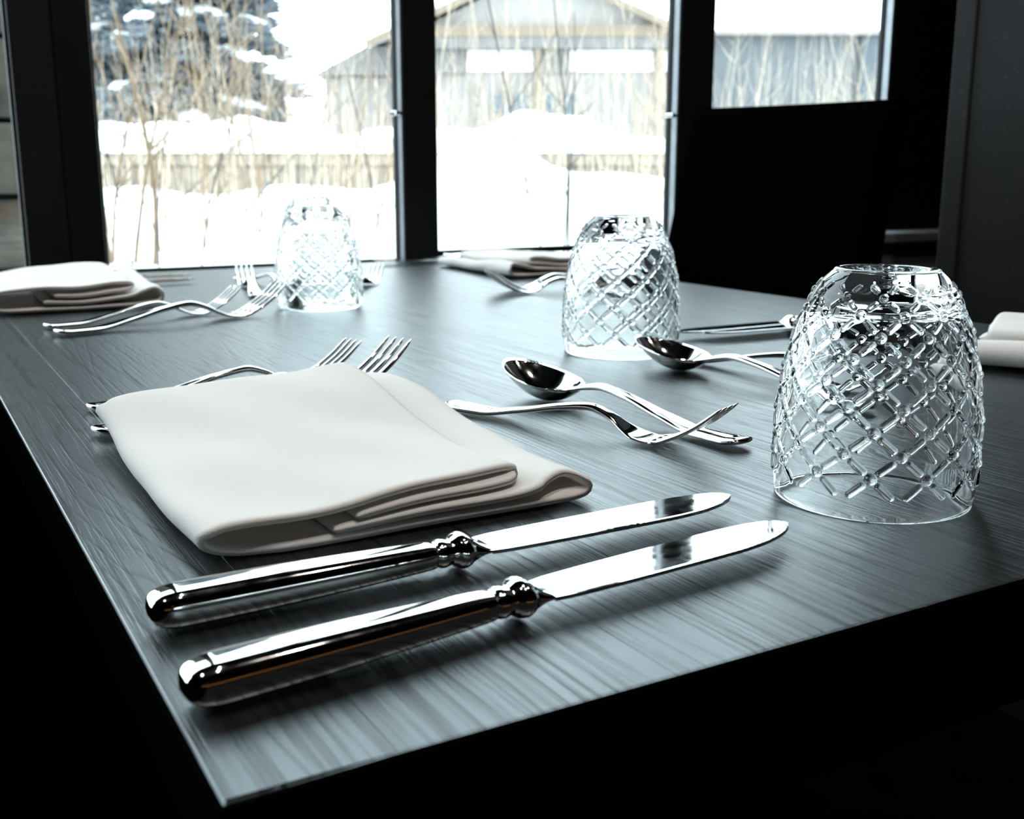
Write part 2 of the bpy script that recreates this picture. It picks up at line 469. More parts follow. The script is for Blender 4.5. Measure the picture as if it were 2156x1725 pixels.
# ------------------------------------------------------------------ tumblers
def tumbler_mesh():
    Rb, H = 0.0425, 0.100
    NT, NV = 720, 330
    # outer profile: (height fraction, radius fraction of Rb)
    pz = [0.0, 0.03, 0.12, 0.28, 0.45, 0.62, 0.735, 0.85, 0.91, 0.955, 0.985, 0.998]
    pr = [0.985, 0.995, 1.012, 1.015, 0.99, 0.928, 0.862, 0.760, 0.690, 0.622, 0.555, 0.52]
    z = np.concatenate([np.linspace(0.0, 0.90, 290), np.linspace(0.90, 0.998, 42)[1:]])
    NV = len(z)
    r = hermite(pz, pr, z)
    th = np.linspace(0, 2 * PI, NT, endpoint=False)
    # lattice: beads at the crossings, rods between the beads
    rows = [0.185, 0.280, 0.377, 0.474, 0.570, 0.664, 0.754, 0.838, 0.908]
    n_b = 12
    step = 2 * PI / n_b
    rmid = Rb * r
    zz = z * H
    # arc length along the profile for true distances
    sl = np.concatenate([[0], np.cumsum(np.hypot(np.diff(rmid), np.diff(zz)))])
    def s_of(f): return np.interp(f, z, sl)
    TH_, S_ = np.meshgrid(th, sl, indexing='xy')
    RR = np.broadcast_to(rmid[:, None], TH_.shape)
    hgt = np.zeros_like(TH_)
    beads = []
    for i, f in enumerate(rows):
        for k in range(n_b):
            beads.append((step * (k + 0.5 * (i % 2)), f, i))
    def local(t0, s0):
        dt = (TH_ - t0 + PI) % (2 * PI) - PI
        return dt * RR, S_ - s0
    def window_idx(s0, half):
        a = np.searchsorted(sl, s0 - half); b = np.searchsorted(sl, s0 + half)
        return max(0, a), min(len(sl), b)
    seg = []
    f_lo = rows[0] - 0.095 * 0.86
    f_hi = rows[-1] + 0.045
    for i in range(len(rows) - 1):
        for k in range(n_b):
            t0 = step * (k + 0.5 * (i % 2))
            for sg in (-1, 1):
                seg.append((t0, rows[i], t0 + sg * step / 2, rows[i + 1], 1.0))
    for k in range(n_b):
        for sg in (-1, 1):
            t0 = step * k
            seg.append((t0, rows[0], t0 + sg * step / 2 * 0.80, f_lo, 0.0))
            t0 = step * (k + 0.5 * ((len(rows) - 1) % 2))
            seg.append((t0, rows[-1], t0 + sg * step / 2 * 0.7, f_hi, 0.0))
    for t0, f0, t1, f1, full in seg:
        s0, s1 = s_of(f0), s_of(f1)
        a, b = window_idx((s0 + s1) / 2, abs(s1 - s0) / 2 + 0.004)
        tm = (t0 + t1) / 2
        dt = (TH_[a:b] - tm + PI) % (2 * PI) - PI
        rm = rmid[a:b][:, None]
        rloc = 0.5 * (np.interp(f0, z, rmid) + np.interp(f1, z, rmid))
        X = dt * rm; Y = S_[a:b] - (s0 + s1) / 2
        dx = (t1 - t0) * rloc; dy = s1 - s0
        L = math.hypot(dx, dy); ux, uy = dx / L, dy / L
        # stay on the angular path: use angle-proportional coordinates
        Xs = dt * rloc
        along = Xs * ux + Y * uy; across = (-Xs * uy + Y * ux)
        lo = -L / 2 + 0.0031
        hi = L / 2 - (0.0031 if full else 0.0)
        sc = min(1.0, rloc / 0.040) ** 0.5
        wd = 0.00125 * sc
        ex = np.maximum(np.maximum(lo + wd - along, along - hi + wd), 0)
        d = np.sqrt(ex**2 + across**2) / wd
        hh = 0.00095 * sc * np.sqrt(np.clip(1 - d**2, 0, 1)) ** 1.2
        hgt[a:b] = np.maximum(hgt[a:b], hh)
    for t0, f, i in beads:
        s0 = s_of(f)
        a, b = window_idx(s0, 0.004)
        dt = (TH_[a:b] - t0 + PI) % (2 * PI) - PI
        rl = np.interp(f, z, rmid)
        sc = min(1.0, rl / 0.040) ** 0.6
        rb = 0.00215 * sc
        d = np.hypot(dt * rl, S_[a:b] - s0) / rb
        hh = 0.00150 * sc * np.sqrt(np.clip(1 - d**2, 0, 1))
        hgt[a:b] = np.maximum(hgt[a:b], hh)
    # displace along the profile normal
    tr_ = np.gradient(rmid); tz_ = np.gradient(zz)
    ln = np.hypot(tr_, tz_); nr, nz = tz_ / ln, -tr_ / ln
    Ro = rmid[:, None] + nr[:, None] * hgt
    Zo = zz[:, None] + nz[:, None] * hgt
    rings = []
    for i in range(NV):
        rings.append((Ro[i], Zo[i]))
    one = np.ones(NT)
    # closed end, now on top: flat ring and a shallow dish
    rt = rmid[-1]
    for fr_, dz in ((0.985, 0.0006), (0.95, 0.0010), (0.90, 0.0010), (0.80, 0.0007), (0.74, 0.0), (0.70, -0.0012), (0.60, -0.0022),
                    (0.42, -0.0028), (0.2, -0.0031), (0.03, -0.0032)):
        rings.append((one * rt * fr_, one * (zz[-1] + dz)))
    top_end = len(rings)
    # inner wall, from the middle of the inside bottom down to the rim
    iz = [0.0, 0.02, 0.1, 0.28, 0.45, 0.62, 0.735, 0.80, 0.838, 0.855, 0.862]
    ir = [0.965, 0.958, 0.950, 0.940, 0.905, 0.832, 0.752, 0.68, 0.58, 0.45, 0.02]
    zi = np.concatenate([[0.862], np.linspace(0.861, 0.80, 24), np.linspace(0.80, 0.02, 60)[1:]])
    inv = hermite(iz[::-1] if iz[0] > iz[-1] else iz, ir, zi)
    inner = []
    for q, rr_ in zip(zi, inv):
        inner.append((one * Rb * rr_, one * q * H))
    # rim bead
    for fr_, q in ((0.962, 0.006), (0.968, 0.001), (0.976, 0.0)):
        inner.append((one * Rb * fr_, one * q * H))
    rings = rings + inner
    k = len(rings)
    V = np.empty((k * NT, 3))
    c, s = np.cos(th), np.sin(th)
    for i, (rr_, q) in enumerate(rings):
        V[i * NT:(i + 1) * NT, 0] = rr_ * c
        V[i * NT:(i + 1) * NT, 1] = rr_ * s
        V[i * NT:(i + 1) * NT, 2] = q
    V[:, 2] -= V[:, 2].min()
    I, J = np.meshgrid(np.arange(k), np.arange(NT), indexing='ij')
    I2 = (I + 1) % k; J2 = (J + 1) % NT
    Q = np.stack([I * NT + J, I * NT + J2, I2 * NT + J2, I2 * NT + J], -1)
    # skip the jump between the dish centre and the inner bottom centre: close both with a fan ring
    keep = np.ones(k, bool); keep[top_end - 1] = False
    Q = Q[keep].reshape(-1, 4)
    me = bpy.data.meshes.new('tumbler')
    nv = len(V); nq = len(Q)
    cap_a = (top_end - 1) * NT + np.arange(NT)
    cap_b = (top_end) * NT + np.arange(NT)[::-1]
    loops = np.concatenate([Q.ravel(), cap_a, cap_b])
    starts = np.concatenate([np.arange(nq) * 4, [nq * 4, nq * 4 + NT]])
    me.vertices.add(nv); me.vertices.foreach_set('co', V.ravel())
    me.loops.add(len(loops)); me.loops.foreach_set('vertex_index', loops.astype(np.int32))
    me.polygons.add(len(starts)); me.polygons.foreach_set('loop_start', starts.astype(np.int32))
    me.update(calc_edges=True); me.validate()
    me.polygons.foreach_set('use_smooth', [True] * len(me.polygons))
    me.materials.append(M_GLASS)
    return me
GM = tumbler_mesh()
GG = 'upturned lattice glass tumblers on the table'
for x, y, s, rz, lab in (
        (0.3150, 0.0991, 0.994, -79, 'large clear lattice glass tumbler upturned nearest the camera, right of the knife tips'),
        (0.4485, 0.4802, 1.060, -40, 'clear lattice glass tumbler upturned behind the spoons, in the middle of the table'),
        (0.3417, 0.8803, 1.046, 10, 'clear lattice glass tumbler upturned before the left window, beside the crossed forks'),
        (0.4700, 1.2600, 1.060, 33, 'farthest lattice glass tumbler, mostly hidden behind the one before the left window')):
    o = bpy.data.objects.new('glass_tumbler', GM); C.objects.link(o)
    o.location = (x, y, Z0 + 0.0001); o.rotation_euler = (0, 0, R(rz)); o.scale = (s, s, s)
    tag(o, lab, 'glass', GG)

# ------------------------------------------------------------------ cutlery, lying along +x, length 0.2, origin at the handle end
S_C = [0, .006, .02, .05, .15, .30, .45, .55, .62, .68, .72, .76, .79]
HZ = [.0046, .0044, .0040, .0033, .0030, .0075, .0135, .0157, .0122, .0062, .0034, .0026, .0028]
HW = [.0010, .0058, .0090, .0104, .0092, .0064, .0043, .0035, .0042, .0080, .0110, .0119, .0121]
HT = [.0005, .0014, .0018, .0020, .0019, .0019, .0021, .0023, .0020, .0014, .0012, .0011, .0011]

def fork_parts():
    q = np.concatenate([np.linspace(0, .05, 14), np.linspace(.05, .79, 60)[1:]])
    h = sweep(q * .2, hermite(S_C, HZ, q), hermite(S_C, HW, q), hermite(S_C, HT, q), n=24, e=2.8)
    tines = []
    qt = np.concatenate([np.linspace(.783, .985, 22), [.993, .9975, 1.0]])
    zc = hermite([.76, .79, .85, .92, 1.0], [.0026, .0028, .0072, .0150, .0275], qt)
    for yc in (-.0102, -.0034, .0034, .0102):
        w = hermite([.78, .80, .90, .98, .992, 1.0], [.0023, .0021, .0018, .0013, .0009, .0003], qt)
        t = hermite([.78, .80, .90, .985, 1.0], [.0011, .0012, .0013, .0009, .0003], qt)
        tines.append(sweep(qt * .2, zc, w, t, n=10, e=2.4, cy=np.full(len(qt), yc)))
    return h, tines
FH, FT = fork_parts()
ME_FH = mesh_from('fork_handle', *FH); ME_FT = [mesh_from('fork_tine', *t) for t in FT]

def spoon_parts():
    q = np.concatenate([np.linspace(0, .05, 14), np.linspace(.05, .70, 56)[1:]])
    z = list(HZ); w = list(HW); t = list(HT)
    sc = S_C[:8] + [.61, .655, .70]
    h = sweep(q * .2, hermite(sc, HZ[:8] + [.0140, .0118, .0098], q),
              hermite(sc, HW[:8] + [.0042, .0052, .0072], q), hermite(sc, HT[:8] + [.0019, .0014, .0009], q), n=20, e=2.3)
    # bowl
    x0, x1 = .134, .200
    NU, NR = 64, 18
    V, F = [], []
    def rim(u):
        a = 2 * PI * u
        x = (x0 + x1) / 2 + (x1 - x0) / 2 * math.cos(a)
        k = math.cos(a)
        y = .0205 * math.sin(a) * (1 - .13 * k)
        return x, y
    def zrim(x):
        s = (x - x0) / (x1 - x0)
        return .0105 + .0065 * s + .004 * s * s
    for side in (0, 1):
        for i in range(NR + 1):
            f = i / NR
            for j in range(NU):
                x, y = rim(j / NU)
                cx = .165
                X = cx + (x - cx) * f; Y = y * f
                d = .0128 * (1 - f ** 2.3)
                zz = zrim(X) - d
                V.append((X, Y, zz - (0.0011 if side else 0) + (0.0 if side else 0.0)))
    zmin = min(v[2] for v in V)
    V = [(a, b, c - zmin + 0.0001) for a, b, c in V]
    o2 = (NR + 1) * NU
    for i in range(NR):
        for j in range(NU):
            j2 = (j + 1) % NU
            F.append((i * NU + j, (i + 1) * NU + j, (i + 1) * NU + j2, i * NU + j2))
            F.append((o2 + i * NU + j, o2 + i * NU + j2, o2 + (i + 1) * NU + j2, o2 + (i + 1) * NU + j))
    for j in range(NU):
        j2 = (j + 1) % NU
        F.append((NR * NU + j, o2 + NR * NU + j, o2 + NR * NU + j2, NR * NU + j2))
    return h, (V, F)
SH, SB = spoon_parts()
ME_SH = mesh_from('spoon_handle', *SH); ME_SB = mesh_from('spoon_bowl', *SB)

def knife_parts():
    zc = .0067
    s = [0, .0006, .002, .005, .010, .03, .06, .090, .097, .0985]
    w = [.0012, .0040, .0060, .0076, .0083, .0082, .0075, .0062, .0056, .0050]
    t = [.0010, .0029, .0045, .0058, .0064, .0063, .0057, .0048, .0044, .0040]
    q = np.concatenate([np.linspace(0, .01, 16), np.linspace(.01, .0985, 40)[1:]])
    h = sweep(q, np.full(len(q), zc), hermite(s, w, q), hermite(s, t, q), n=40, e=2.9)
    sb = [.0980, .0992, .1008, .1024, .1036, .1048, .1066, .1084, .1098, .1116, .1150, .1185]
    wb = [.0050, .0058, .0060, .0057, .0054, .0062, .0078, .0083, .0080, .0072, .0074, .0084]
    tb = [.0040, .0049, .0051, .0048, .0045, .0052, .0062, .0065, .0060, .0047, .0024, .0009]
    qb = np.linspace(.0980, .1185, 44)
    bol = sweep(qb, np.full(len(qb), zc), hermite(sb, wb, qb), hermite(sb, tb, qb), n=28, e=2.1)
    # blade: top and bottom sheets of a tapered plate (edge at -y, spine at +y)
    xs_ = np.concatenate([np.linspace(.117, .205, 60), np.linspace(.205, .2345, 44)[1:]])
    sp = hermite([.117, .125, .16, .20, .215, .226, .232, .2345], [.0082, .0095, .0104, .0106, .0098, .0078, .0050, .0015], xs_)
    ed = hermite([.117, .125, .16, .195, .210, .222, .230, .2345], [-.0082, -.0092, -.0104, -.0108, -.0098, -.0070, -.0036, .0000], xs_)
    for i, x in enumerate(xs_):
        if .165 < x < .2335 and i % 2:
            ed[i] += .00012
    V, F = [], []
    for x, a, b in zip(xs_, sp, ed):
        m = (a + b) / 2 + .002 * 0
        rows_ = [(a, .0003), (a - (a - b) * .05, .0009), ((a * .6 + b * .4), .00085), (b + (a - b) * .04, .0008), (b, .0007)]
        ring = [(x, y, zc + t_) for y, t_ in rows_] + [(x, y, zc - t_) for y, t_ in rows_[::-1]]
        V += ring
    n = 10
    for i in range(len(xs_) - 1):
        for j in range(n):
            j2 = (j + 1) % n
            F.append((i * n + j, i * n + j2, (i + 1) * n + j2, (i + 1) * n + j))
    F.append(tuple(reversed(range(n)))); F.append(tuple((len(xs_) - 1) * n + j for j in range(n)))
    return h, bol, (V, F)
KH, KB, KL = knife_parts()
ME_KH, ME_KB, ME_KL = mesh_from('knife_handle', *KH), mesh_from('knife_bolster', *KB), mesh_from('knife_blade', *KL)
for me, sm in ((ME_FH, 1), (ME_SH, 1), (ME_SB, 1), (ME_KH, 1), (ME_KB, 1), (ME_KL, 0), *[(t, 1) for t in ME_FT]):
    me.materials.append(M_STEEL)
    me.polygons.foreach_set('use_smooth', [bool(sm)] * len(me.polygons))
    bm = bmesh.new(); bm.from_mesh(me); bmesh.ops.recalc_face_normals(bm, faces=bm.faces[:]); bm.to_mesh(me); bm.free()

def add_part(name, me, parent):
    o = bpy.data.objects.new(name, me); C.objects.link(o); o.parent = parent
    return o

def aim(a, b, L):
    d = (b[0] - a[0], b[1] - a[1])
    return math.atan2(d[1], d[0]), math.hypot(*d) / L

def fork(label, a, b, group, dz=0.0, roll=0.0):
    rz, s = aim(a, b, .2)
    t = thing('fork', label, 'fork', (a[0], a[1], Z0 + 0.0002 + dz), rz, group, s)
    add_part('handle', ME_FH, t)
    for m in ME_FT: add_part('tine', m, t)
    return t
def spoon(label, a, b, group, dz=0.0):
    rz, s = aim(a, b, .2)
    t = thing('spoon', label, 'spoon', (a[0], a[1], Z0 + 0.0002 + dz), rz, group, s)
    add_part('handle', ME_SH, t); add_part('bowl', ME_SB, t)
    return t
def knife(label, a, b, group, flip=False):
    rz, s = aim(a, b, .2345)
    t = thing('table_knife', label, 'knife', (a[0], a[1], Z0 + 0.0002), rz, group, s)
    add_part('handle', ME_KH, t); add_part('bolster', ME_KB, t); add_part('blade', ME_KL, t)
    if flip: t.rotation_euler = (PI, 0, rz); t.location.z += .0134 * s
    return t

GK, GF, GD = 'steel table knives on the table', 'steel table forks on the table', 'steel dessert cutlery above the settings'
knife('steel table knife nearest the camera, its serrated blade pointing at the big tumbler', (0.0021, 0.0477), (0.2383, 0.0702), GK)
knife('steel table knife lying between the near napkin and the nearest knife', (0.0050, 0.1052), (0.2435, 0.1097), GK)
knife('farther steel knife of the pair right of the middle tumbler, behind the spoons', (0.7600, 0.5020), (0.5255, 0.5033), GK, True)
knife('nearer steel knife of the pair right of the middle tumbler, just behind the spoons', (0.7700, 0.4740), (0.5420, 0.4900), GK, True)
knife('steel knife along the far table edge, passing behind the far right napkin', (0.8300, 1.3560), (0.6000, 1.3600), GK, True)
knife('blurred steel knife just in front of the one along the far table edge', (0.8200, 1.3180), (0.5900, 1.3220), GK, True)
knife('nearer steel knife behind the far left napkin, its blade reaching past it', (0.0700, 1.1980), (0.2880, 1.1960), GK)
knife('farther steel knife behind the far left napkin, close to the window', (0.0650, 1.2560), (0.2950, 1.2500), GK)

fork('steel fork behind the near napkin, its whole handle showing left of the cloth', (0.0409, 0.4474), (0.2242, 0.4836), GF)
fork('steel fork hidden by the near napkin save its tall tines and handle end', (0.0335, 0.3780), (0.2427, 0.4465), GF)
fork('farther steel fork of the crossed pair beside the far left napkin', (0.0644, 0.8368), (0.2552, 0.8809), GF)
fork('nearer steel fork of the crossed pair, tines reaching the tumbler before the left window', (0.0669, 0.7847), (0.2903, 0.8470), GF)
fork('farther steel fork of the two in front of the far right napkin', (0.7700, 0.9150), (0.5640, 0.9160), GF)
fork('nearer steel fork of the two in front of the far right napkin', (0.7500, 0.8600), (0.5460, 0.8850), GF)

fork('small steel dessert fork crossing under the spoon beside the near napkin, tines right', (0.2315, 0.3517), (0.3053, 0.1833), GD)
spoon('steel dessert spoon crossing the small fork beside the near napkin, bowl left', (0.3214, 0.1877), (0.2931, 0.3856), GD)
fork('small steel dessert fork with upright tines between the far left forks and window', (0.3050, 0.9800), (0.3420, 1.1600), GD)
spoon('steel dessert spoon half hidden behind the tumbler before the left window', (0.3480, 1.2080), (0.3680, 1.0200), GD)
fork('small steel dessert fork showing only its tines right of the left window tumbler', (0.4000, 0.9650), (0.5000, 1.1000), GD)
spoon('steel dessert spoon with dark bowl in front of the middle tumbler, handle running right', (0.4640, 0.2340), (0.4287, 0.4289), GD)
fork('small steel dessert fork behind the right spoon, its handle end at the middle tumbler', (0.4530, 0.4270), (0.5180, 0.2640), GD)

# ------------------------------------------------------------------ napkins
def smooth_path(pts, n):
    pts = np.array(pts, float)
    # Catmull-Rom resample with arc length
    P = np.vstack([2 * pts[0] - pts[1], pts, 2 * pts[-1] - pts[-2]])
    out = []
    for i in range(1, len(P) - 2):
        for t in np.linspace(0, 1, 24, endpoint=False):
            p0, p1, p2, p3 = P[i - 1:i + 3]
            out.append(0.5 * ((2 * p1) + (-p0 + p2) * t + (2 * p0 - 5 * p1 + 4 * p2 - p3) * t**2 + (-p0 + 3 * p1 - 3 * p2 + p3) * t**3))
    out.append(pts[-1]); out = np.array(out)
    s = np.concatenate([[0], np.cumsum(np.hypot(*np.diff(out, axis=0).T))])
    q = np.linspace(0, s[-1], n)
    return np.stack([np.interp(q, s, out[:, 0]), np.interp(q, s, out[:, 1])], -1)

def cloth_ribbon(path, y0f, y1f, rise, half, nu=150, nv=70, seed=0, amp=0.0010):
    """cloth of thickness 2*half following a cross section (x, z), swept in y; rounded hems"""
    P = smooth_path(path, nu)
    d = np.gradient(P, axis=0); d /= np.linalg.norm(d, axis=1)[:, None]
    N = np.stack([-d[:, 1], d[:, 0]], -1)
    vy = 0.5 - 0.5 * np.cos(np.linspace(0, PI, nv)); vy = 0.6 * vy + 0.4 * np.linspace(0, 1, nv)
    rng = np.random.RandomState(seed)
    ph = rng.uniform(0, 6.28, 8)
    V = []
    for sgn in (1, -1):
        for i in range(nu):
            for j in range(nv):
                v = vy[j]
                x, z = P[i]
                y = y0f(x, z) + (y1f(x, z) - y0f(x, z)) * v
                yy = min(y - y0f(x, z), y1f(x, z) - y)
                ex = min(1.0, max(0.0, yy / (half * 2.2)))
                hh = half * math.sqrt(max(0.0, 1 - (1 - ex) ** 2)) 
                eu = min(1.0, min(i, nu - 1 - i) / 3.0)
                hh *= math.sqrt(max(0.0, 1 - (1 - eu) ** 2))
                zz = z * rise(x, v)
                k = min(1.0, z / 0.012)
                wob = amp * k * (math.sin(x * 46 + y * 17 + ph[0]) + 0.8 * math.sin(y * 38 - x * 22 + ph[1])
                                 + 0.5 * math.sin(x * 90 + y * 61 + ph[2]))
                xx = x + 0.0009 * math.sin(y * 26 + ph[3] + z * 90) + 0.0004 * math.sin(y * 71 + ph[4])
                V.append((xx + sgn * N[i, 0] * hh, y, zz + wob + sgn * N[i, 1] * hh))
    F = []
    o = nu * nv
    for i in range(nu - 1):
        for j in range(nv - 1):
            a = i * nv + j
            F.append((a, a + 1, a + nv + 1, a + nv))
            F.append((o + a, o + a + nv, o + a + nv + 1, o + a + 1))
    for j in range(nv - 1):
        F.append((j, o + j, o + j + 1, j + 1))
        a = (nu - 1) * nv + j
        F.append((a, a + 1, o + a + 1, o + a))
    for i in range(nu - 1):
        a = i * nv
        F.append((a, a + nv, o + a + nv, o + a))
        a = i * nv + nv - 1
        F.append((a, o + a, o + a + nv, a + nv))
    return V, F

def napkin(label, loc, rz, seed=0, W=0.168, Wt=0.140, Ld=0.212, Lb=0.222, lift=0.0, hz=1.0, back=1.35, group='folded white napkins at the four settings'):
    # local frame: x from the folded spine to the open side, y towards the back; one cloth, folded over three times
    path = [(0.050, 0.0062), (0.09, 0.0062), (W - 0.036, 0.0066), (W - 0.020, 0.0094), (W - 0.009, 0.0108), (W - 0.003, 0.0096), (W, 0.0062), (W - 0.004, 0.0030),
            (W - 0.02, 0.0021), (0.10, 0.0021), (0.03, 0.0021), (0.012, 0.0025), (0.004, 0.0048), (0.002, 0.0082), (0.005, 0.0118), (0.014, 0.0138),
            (0.05, 0.0148), (0.10, 0.0152), (Wt - 0.014, 0.0151), (Wt - 0.004, 0.0145), (Wt - 0.001, 0.0128), (Wt - 0.005, 0.0110), (Wt - 0.016, 0.0104), (0.09, 0.0102), (0.060, 0.0101)]
    path = [(a, b * hz) for a, b in path]
    def y0(x, z):
        k = min(1, max(0, (z / hz - 0.0085) / 0.004))
        return 0.002 + k * 0.014 * min(1, max(0, x / 0.14)) ** 2 + 0.006 * (1 - k) * max(0, 1 - x / 0.03)
    def y1(x, z):
        k = min(1, max(0, (z / hz - 0.0085) / 0.003))
        return Lb * (1 - k) + Ld * k + 0.016 * min(1, x / 0.15)
    def rise(x, v):
        q = max(0.0, min(1.0, x / 0.14))
        return 1.0 + (back - 1.0) * (v ** 2.0) * q
    V, F = cloth_ribbon(path, y0, y1, rise, 0.0019, nu=260, nv=76, seed=seed, amp=0.0011)
    V = [(x + 0.10 * y * max(0, x - 0.12) / 0.08, y, z) for x, y, z in V]
    V = [(x, y, z + lift * (3 * t_ * t_ - 2 * t_ ** 3) * max(0, min(1, (0.185 - x) / 0.04))) for x, y, z in V for t_ in (max(0, min(1, (y - 0.11) / 0.11)),)]
    o = link('napkin', mesh_from('napkin', V, F), M_CLOTH)
    o.location = loc; o.rotation_euler = (0, 0, rz)
    return tag(o, label, 'napkin', group)
napkin('folded white napkin nearest the camera, between the near forks and knives', (0.0330, 0.1500, Z0 + .0004), R(0), 1, lift=0.009)
napkin('folded white napkin at the far left, in front of the dark column', (0.0290, 0.9560, Z0 + .0006), R(-1), 7, hz=1.7, back=1.3)
napkin('folded white napkin at the far right, left of the black chair', (0.8430, 1.2820, Z0 + .0006), R(181), 3, hz=1.3)
napkin('folded white napkin at the right edge, half cut off behind the big tumbler', (0.7700, 0.3700, Z0 + .0006), R(205), 9, hz=1.6)

# ------------------------------------------------------------------ chair
def chair():
    t = thing('dining_chair', 'black upholstered dining chair at the far right side of the table', 'chair', (1.15, 1.133, 0), 0)
    # back: a padded slab, slightly wider below, leaning away from the table
    V, F = [], []
    NY, NZ = 20, 26
    z0, z1 = 0.47, Z0 + 0.2465
    for sgn in (1, -1):
        for i in range(NZ + 1):
            f = i / NZ
            z = z0 + (z1 - z0) * f
            xc = 0.004 + 0.096 * f
            hw = 0.268 - 0.033 * f
            for j in range(NY + 1):
                g = -1 + 2 * j / NY
                ey = 1 - abs(g) ** 14; ez = 1 - abs(2 * f - 1) ** 24
                th = 0.026 * math.sqrt(max(0, min(ey, 1) * min(ez, 1)))
                curve = 0.018 * (g * g)
                zz = z + 0.004 * g * f
                V.append((xc - curve + sgn * th, g * hw, zz))
    o = (NZ + 1) * (NY + 1)
    for i in range(NZ):
        for j in range(NY):
            a = i * (NY + 1) + j
            F.append((a, a + 1, a + NY + 2, a + NY + 1)); F.append((o + a, o + a + NY + 1, o + a + NY + 2, o + a + 1))
    V, F = V, F
    me = mesh_from('backrest', V, F)
    bm = bmesh.new(); bm.from_mesh(me); bmesh.ops.remove_doubles(bm, verts=bm.verts[:], dist=0.0003)
    bmesh.ops.recalc_face_normals(bm, faces=bm.faces[:]); bm.to_mesh(me); bm.free()
    link('backrest', me, M_CHAIR, t)
    bm = bmesh.new(); box_bm(bm, -0.38, -0.01, -0.235, 0.225, 0.41, 0.475)
    bmesh.ops.bevel(bm, geom=bm.edges[:], offset=0.02, segments=4, affect='EDGES')
    me = bpy.data.meshes.new('seat'); bm.to_mesh(me); bm.free(); link('seat', me, M_CHAIR, t)
    for lx in (-0.36, -0.06):
        for ly in (-0.19, 0.15):
            box('leg', lx, lx + 0.04, ly, ly + 0.04, 0.0, 0.412, M_WOOD2, t, bevel=0.004)
    return t
chair()

# ------------------------------------------------------------------ room behind the camera (seen only in the steel)
bar = thing('bar_counter', 'dark bar counter with a warm light strip behind the camera', 'counter', (0, -3.9, 0))
box('body', -2.6, 3.8, -0.25, 0.25, 0.0, 1.02, M_WOOD2, bar)
box('counter_top', -2.7, 3.9, -0.30, 0.32, 1.02, 1.06, M_WOOD2, bar, bevel=0.004)
box('light_strip', -2.5, 3.75, 0.252, 0.265, 0.62, 0.72, M_WARM, bar)
def lathe(profile, n=32):
    V, F = [], []
    for r, z in profile:
        for j in range(n):
            a = 2 * PI * j / n
            V.append((r * math.cos(a), r * math.sin(a), z))
    for i in range(len(profile) - 1):
        for j in range(n):
            j2 = (j + 1) % n
            F.append((i * n + j, i * n + j2, (i + 1) * n + j2, (i + 1) * n + j))
    return V, F
lamp0 = thing('pendant_lamp', 'black pendant lamp with a warm bulb, leftmost over the bar', 'lamp', (-1.6, -3.2, 1.75), 0, 'pendant lamps over the bar')
link('shade', mesh_from('shade', *lathe([(0.02, 0.20), (0.05, 0.19), (0.11, 0.10), (0.14, 0.0), (0.137, 0.0), (0.107, 0.098), (0.048, 0.186), (0.02, 0.196)])), M_FRAME, lamp0)
link('cord', mesh_from('cord', *tube([(0, 0, 0.19), (0, 0, 0.85)], [0.004, 0.004], 8)), M_FRAME, lamp0)
link('bulb', mesh_from('bulb', *lathe([(0.001, 0.02), (0.02, 0.025), (0.03, 0.05), (0.025, 0.08), (0.012, 0.11), (0.001, 0.115)], 20)), M_BULB, lamp0)
for x in (-0.6, 0.4):
    c = copy_tree(lamp0); c.location.x = x; c['label'] = 'black pendant lamp with a warm bulb, ' + ('middle one over the bar' if x < 0 else 'the one over the right part of the bar')

# unseen ceiling lamps, added to brighten the napkin fronts
def fill_lamp(label, x, y, power):
    t = thing('ceiling_fill_lamp', label, 'lamp', (x, y, 3.30), 0, 'unseen fill lamps added in the ceiling')
    link('ring', mesh_from('ring', *lathe([(0.045, -0.0005), (0.062, -0.0005), (0.062, -0.008), (0.045, -0.012), (0.045, -0.0005)], 28)), M_FRAME, t)
    d = bpy.data.lights.new('fill_lamp', 'SPOT'); d.energy = power; d.color = (1.0, 0.93, 0.86)
    d.spot_size = R(120); d.spot_blend = 0.6; d.shadow_soft_size = 0.04
    o = bpy.data.objects.new('lamp', d); C.objects.link(o); o.parent = t; o.location = (0, 0, -0.03)
    dirv = Vector((0.3 - x, 0.4 - y, 0.75 - 3.27)); o.rotation_euler = dirv.to_track_quat('-Z', 'Y').to_euler()
for x, y, lab in ((-0.9, -0.1, 'added ceiling fill lamp nearest the left windows'), (0.25, -0.5, 'added ceiling fill lamp in the middle, before the table'),
                  (1.1, -0.2, 'added ceiling fill lamp at the right'), (0.4, 0.35, 'added ceiling fill lamp straight above the table')):
    fill_lamp(lab, x, y, FILL_W)

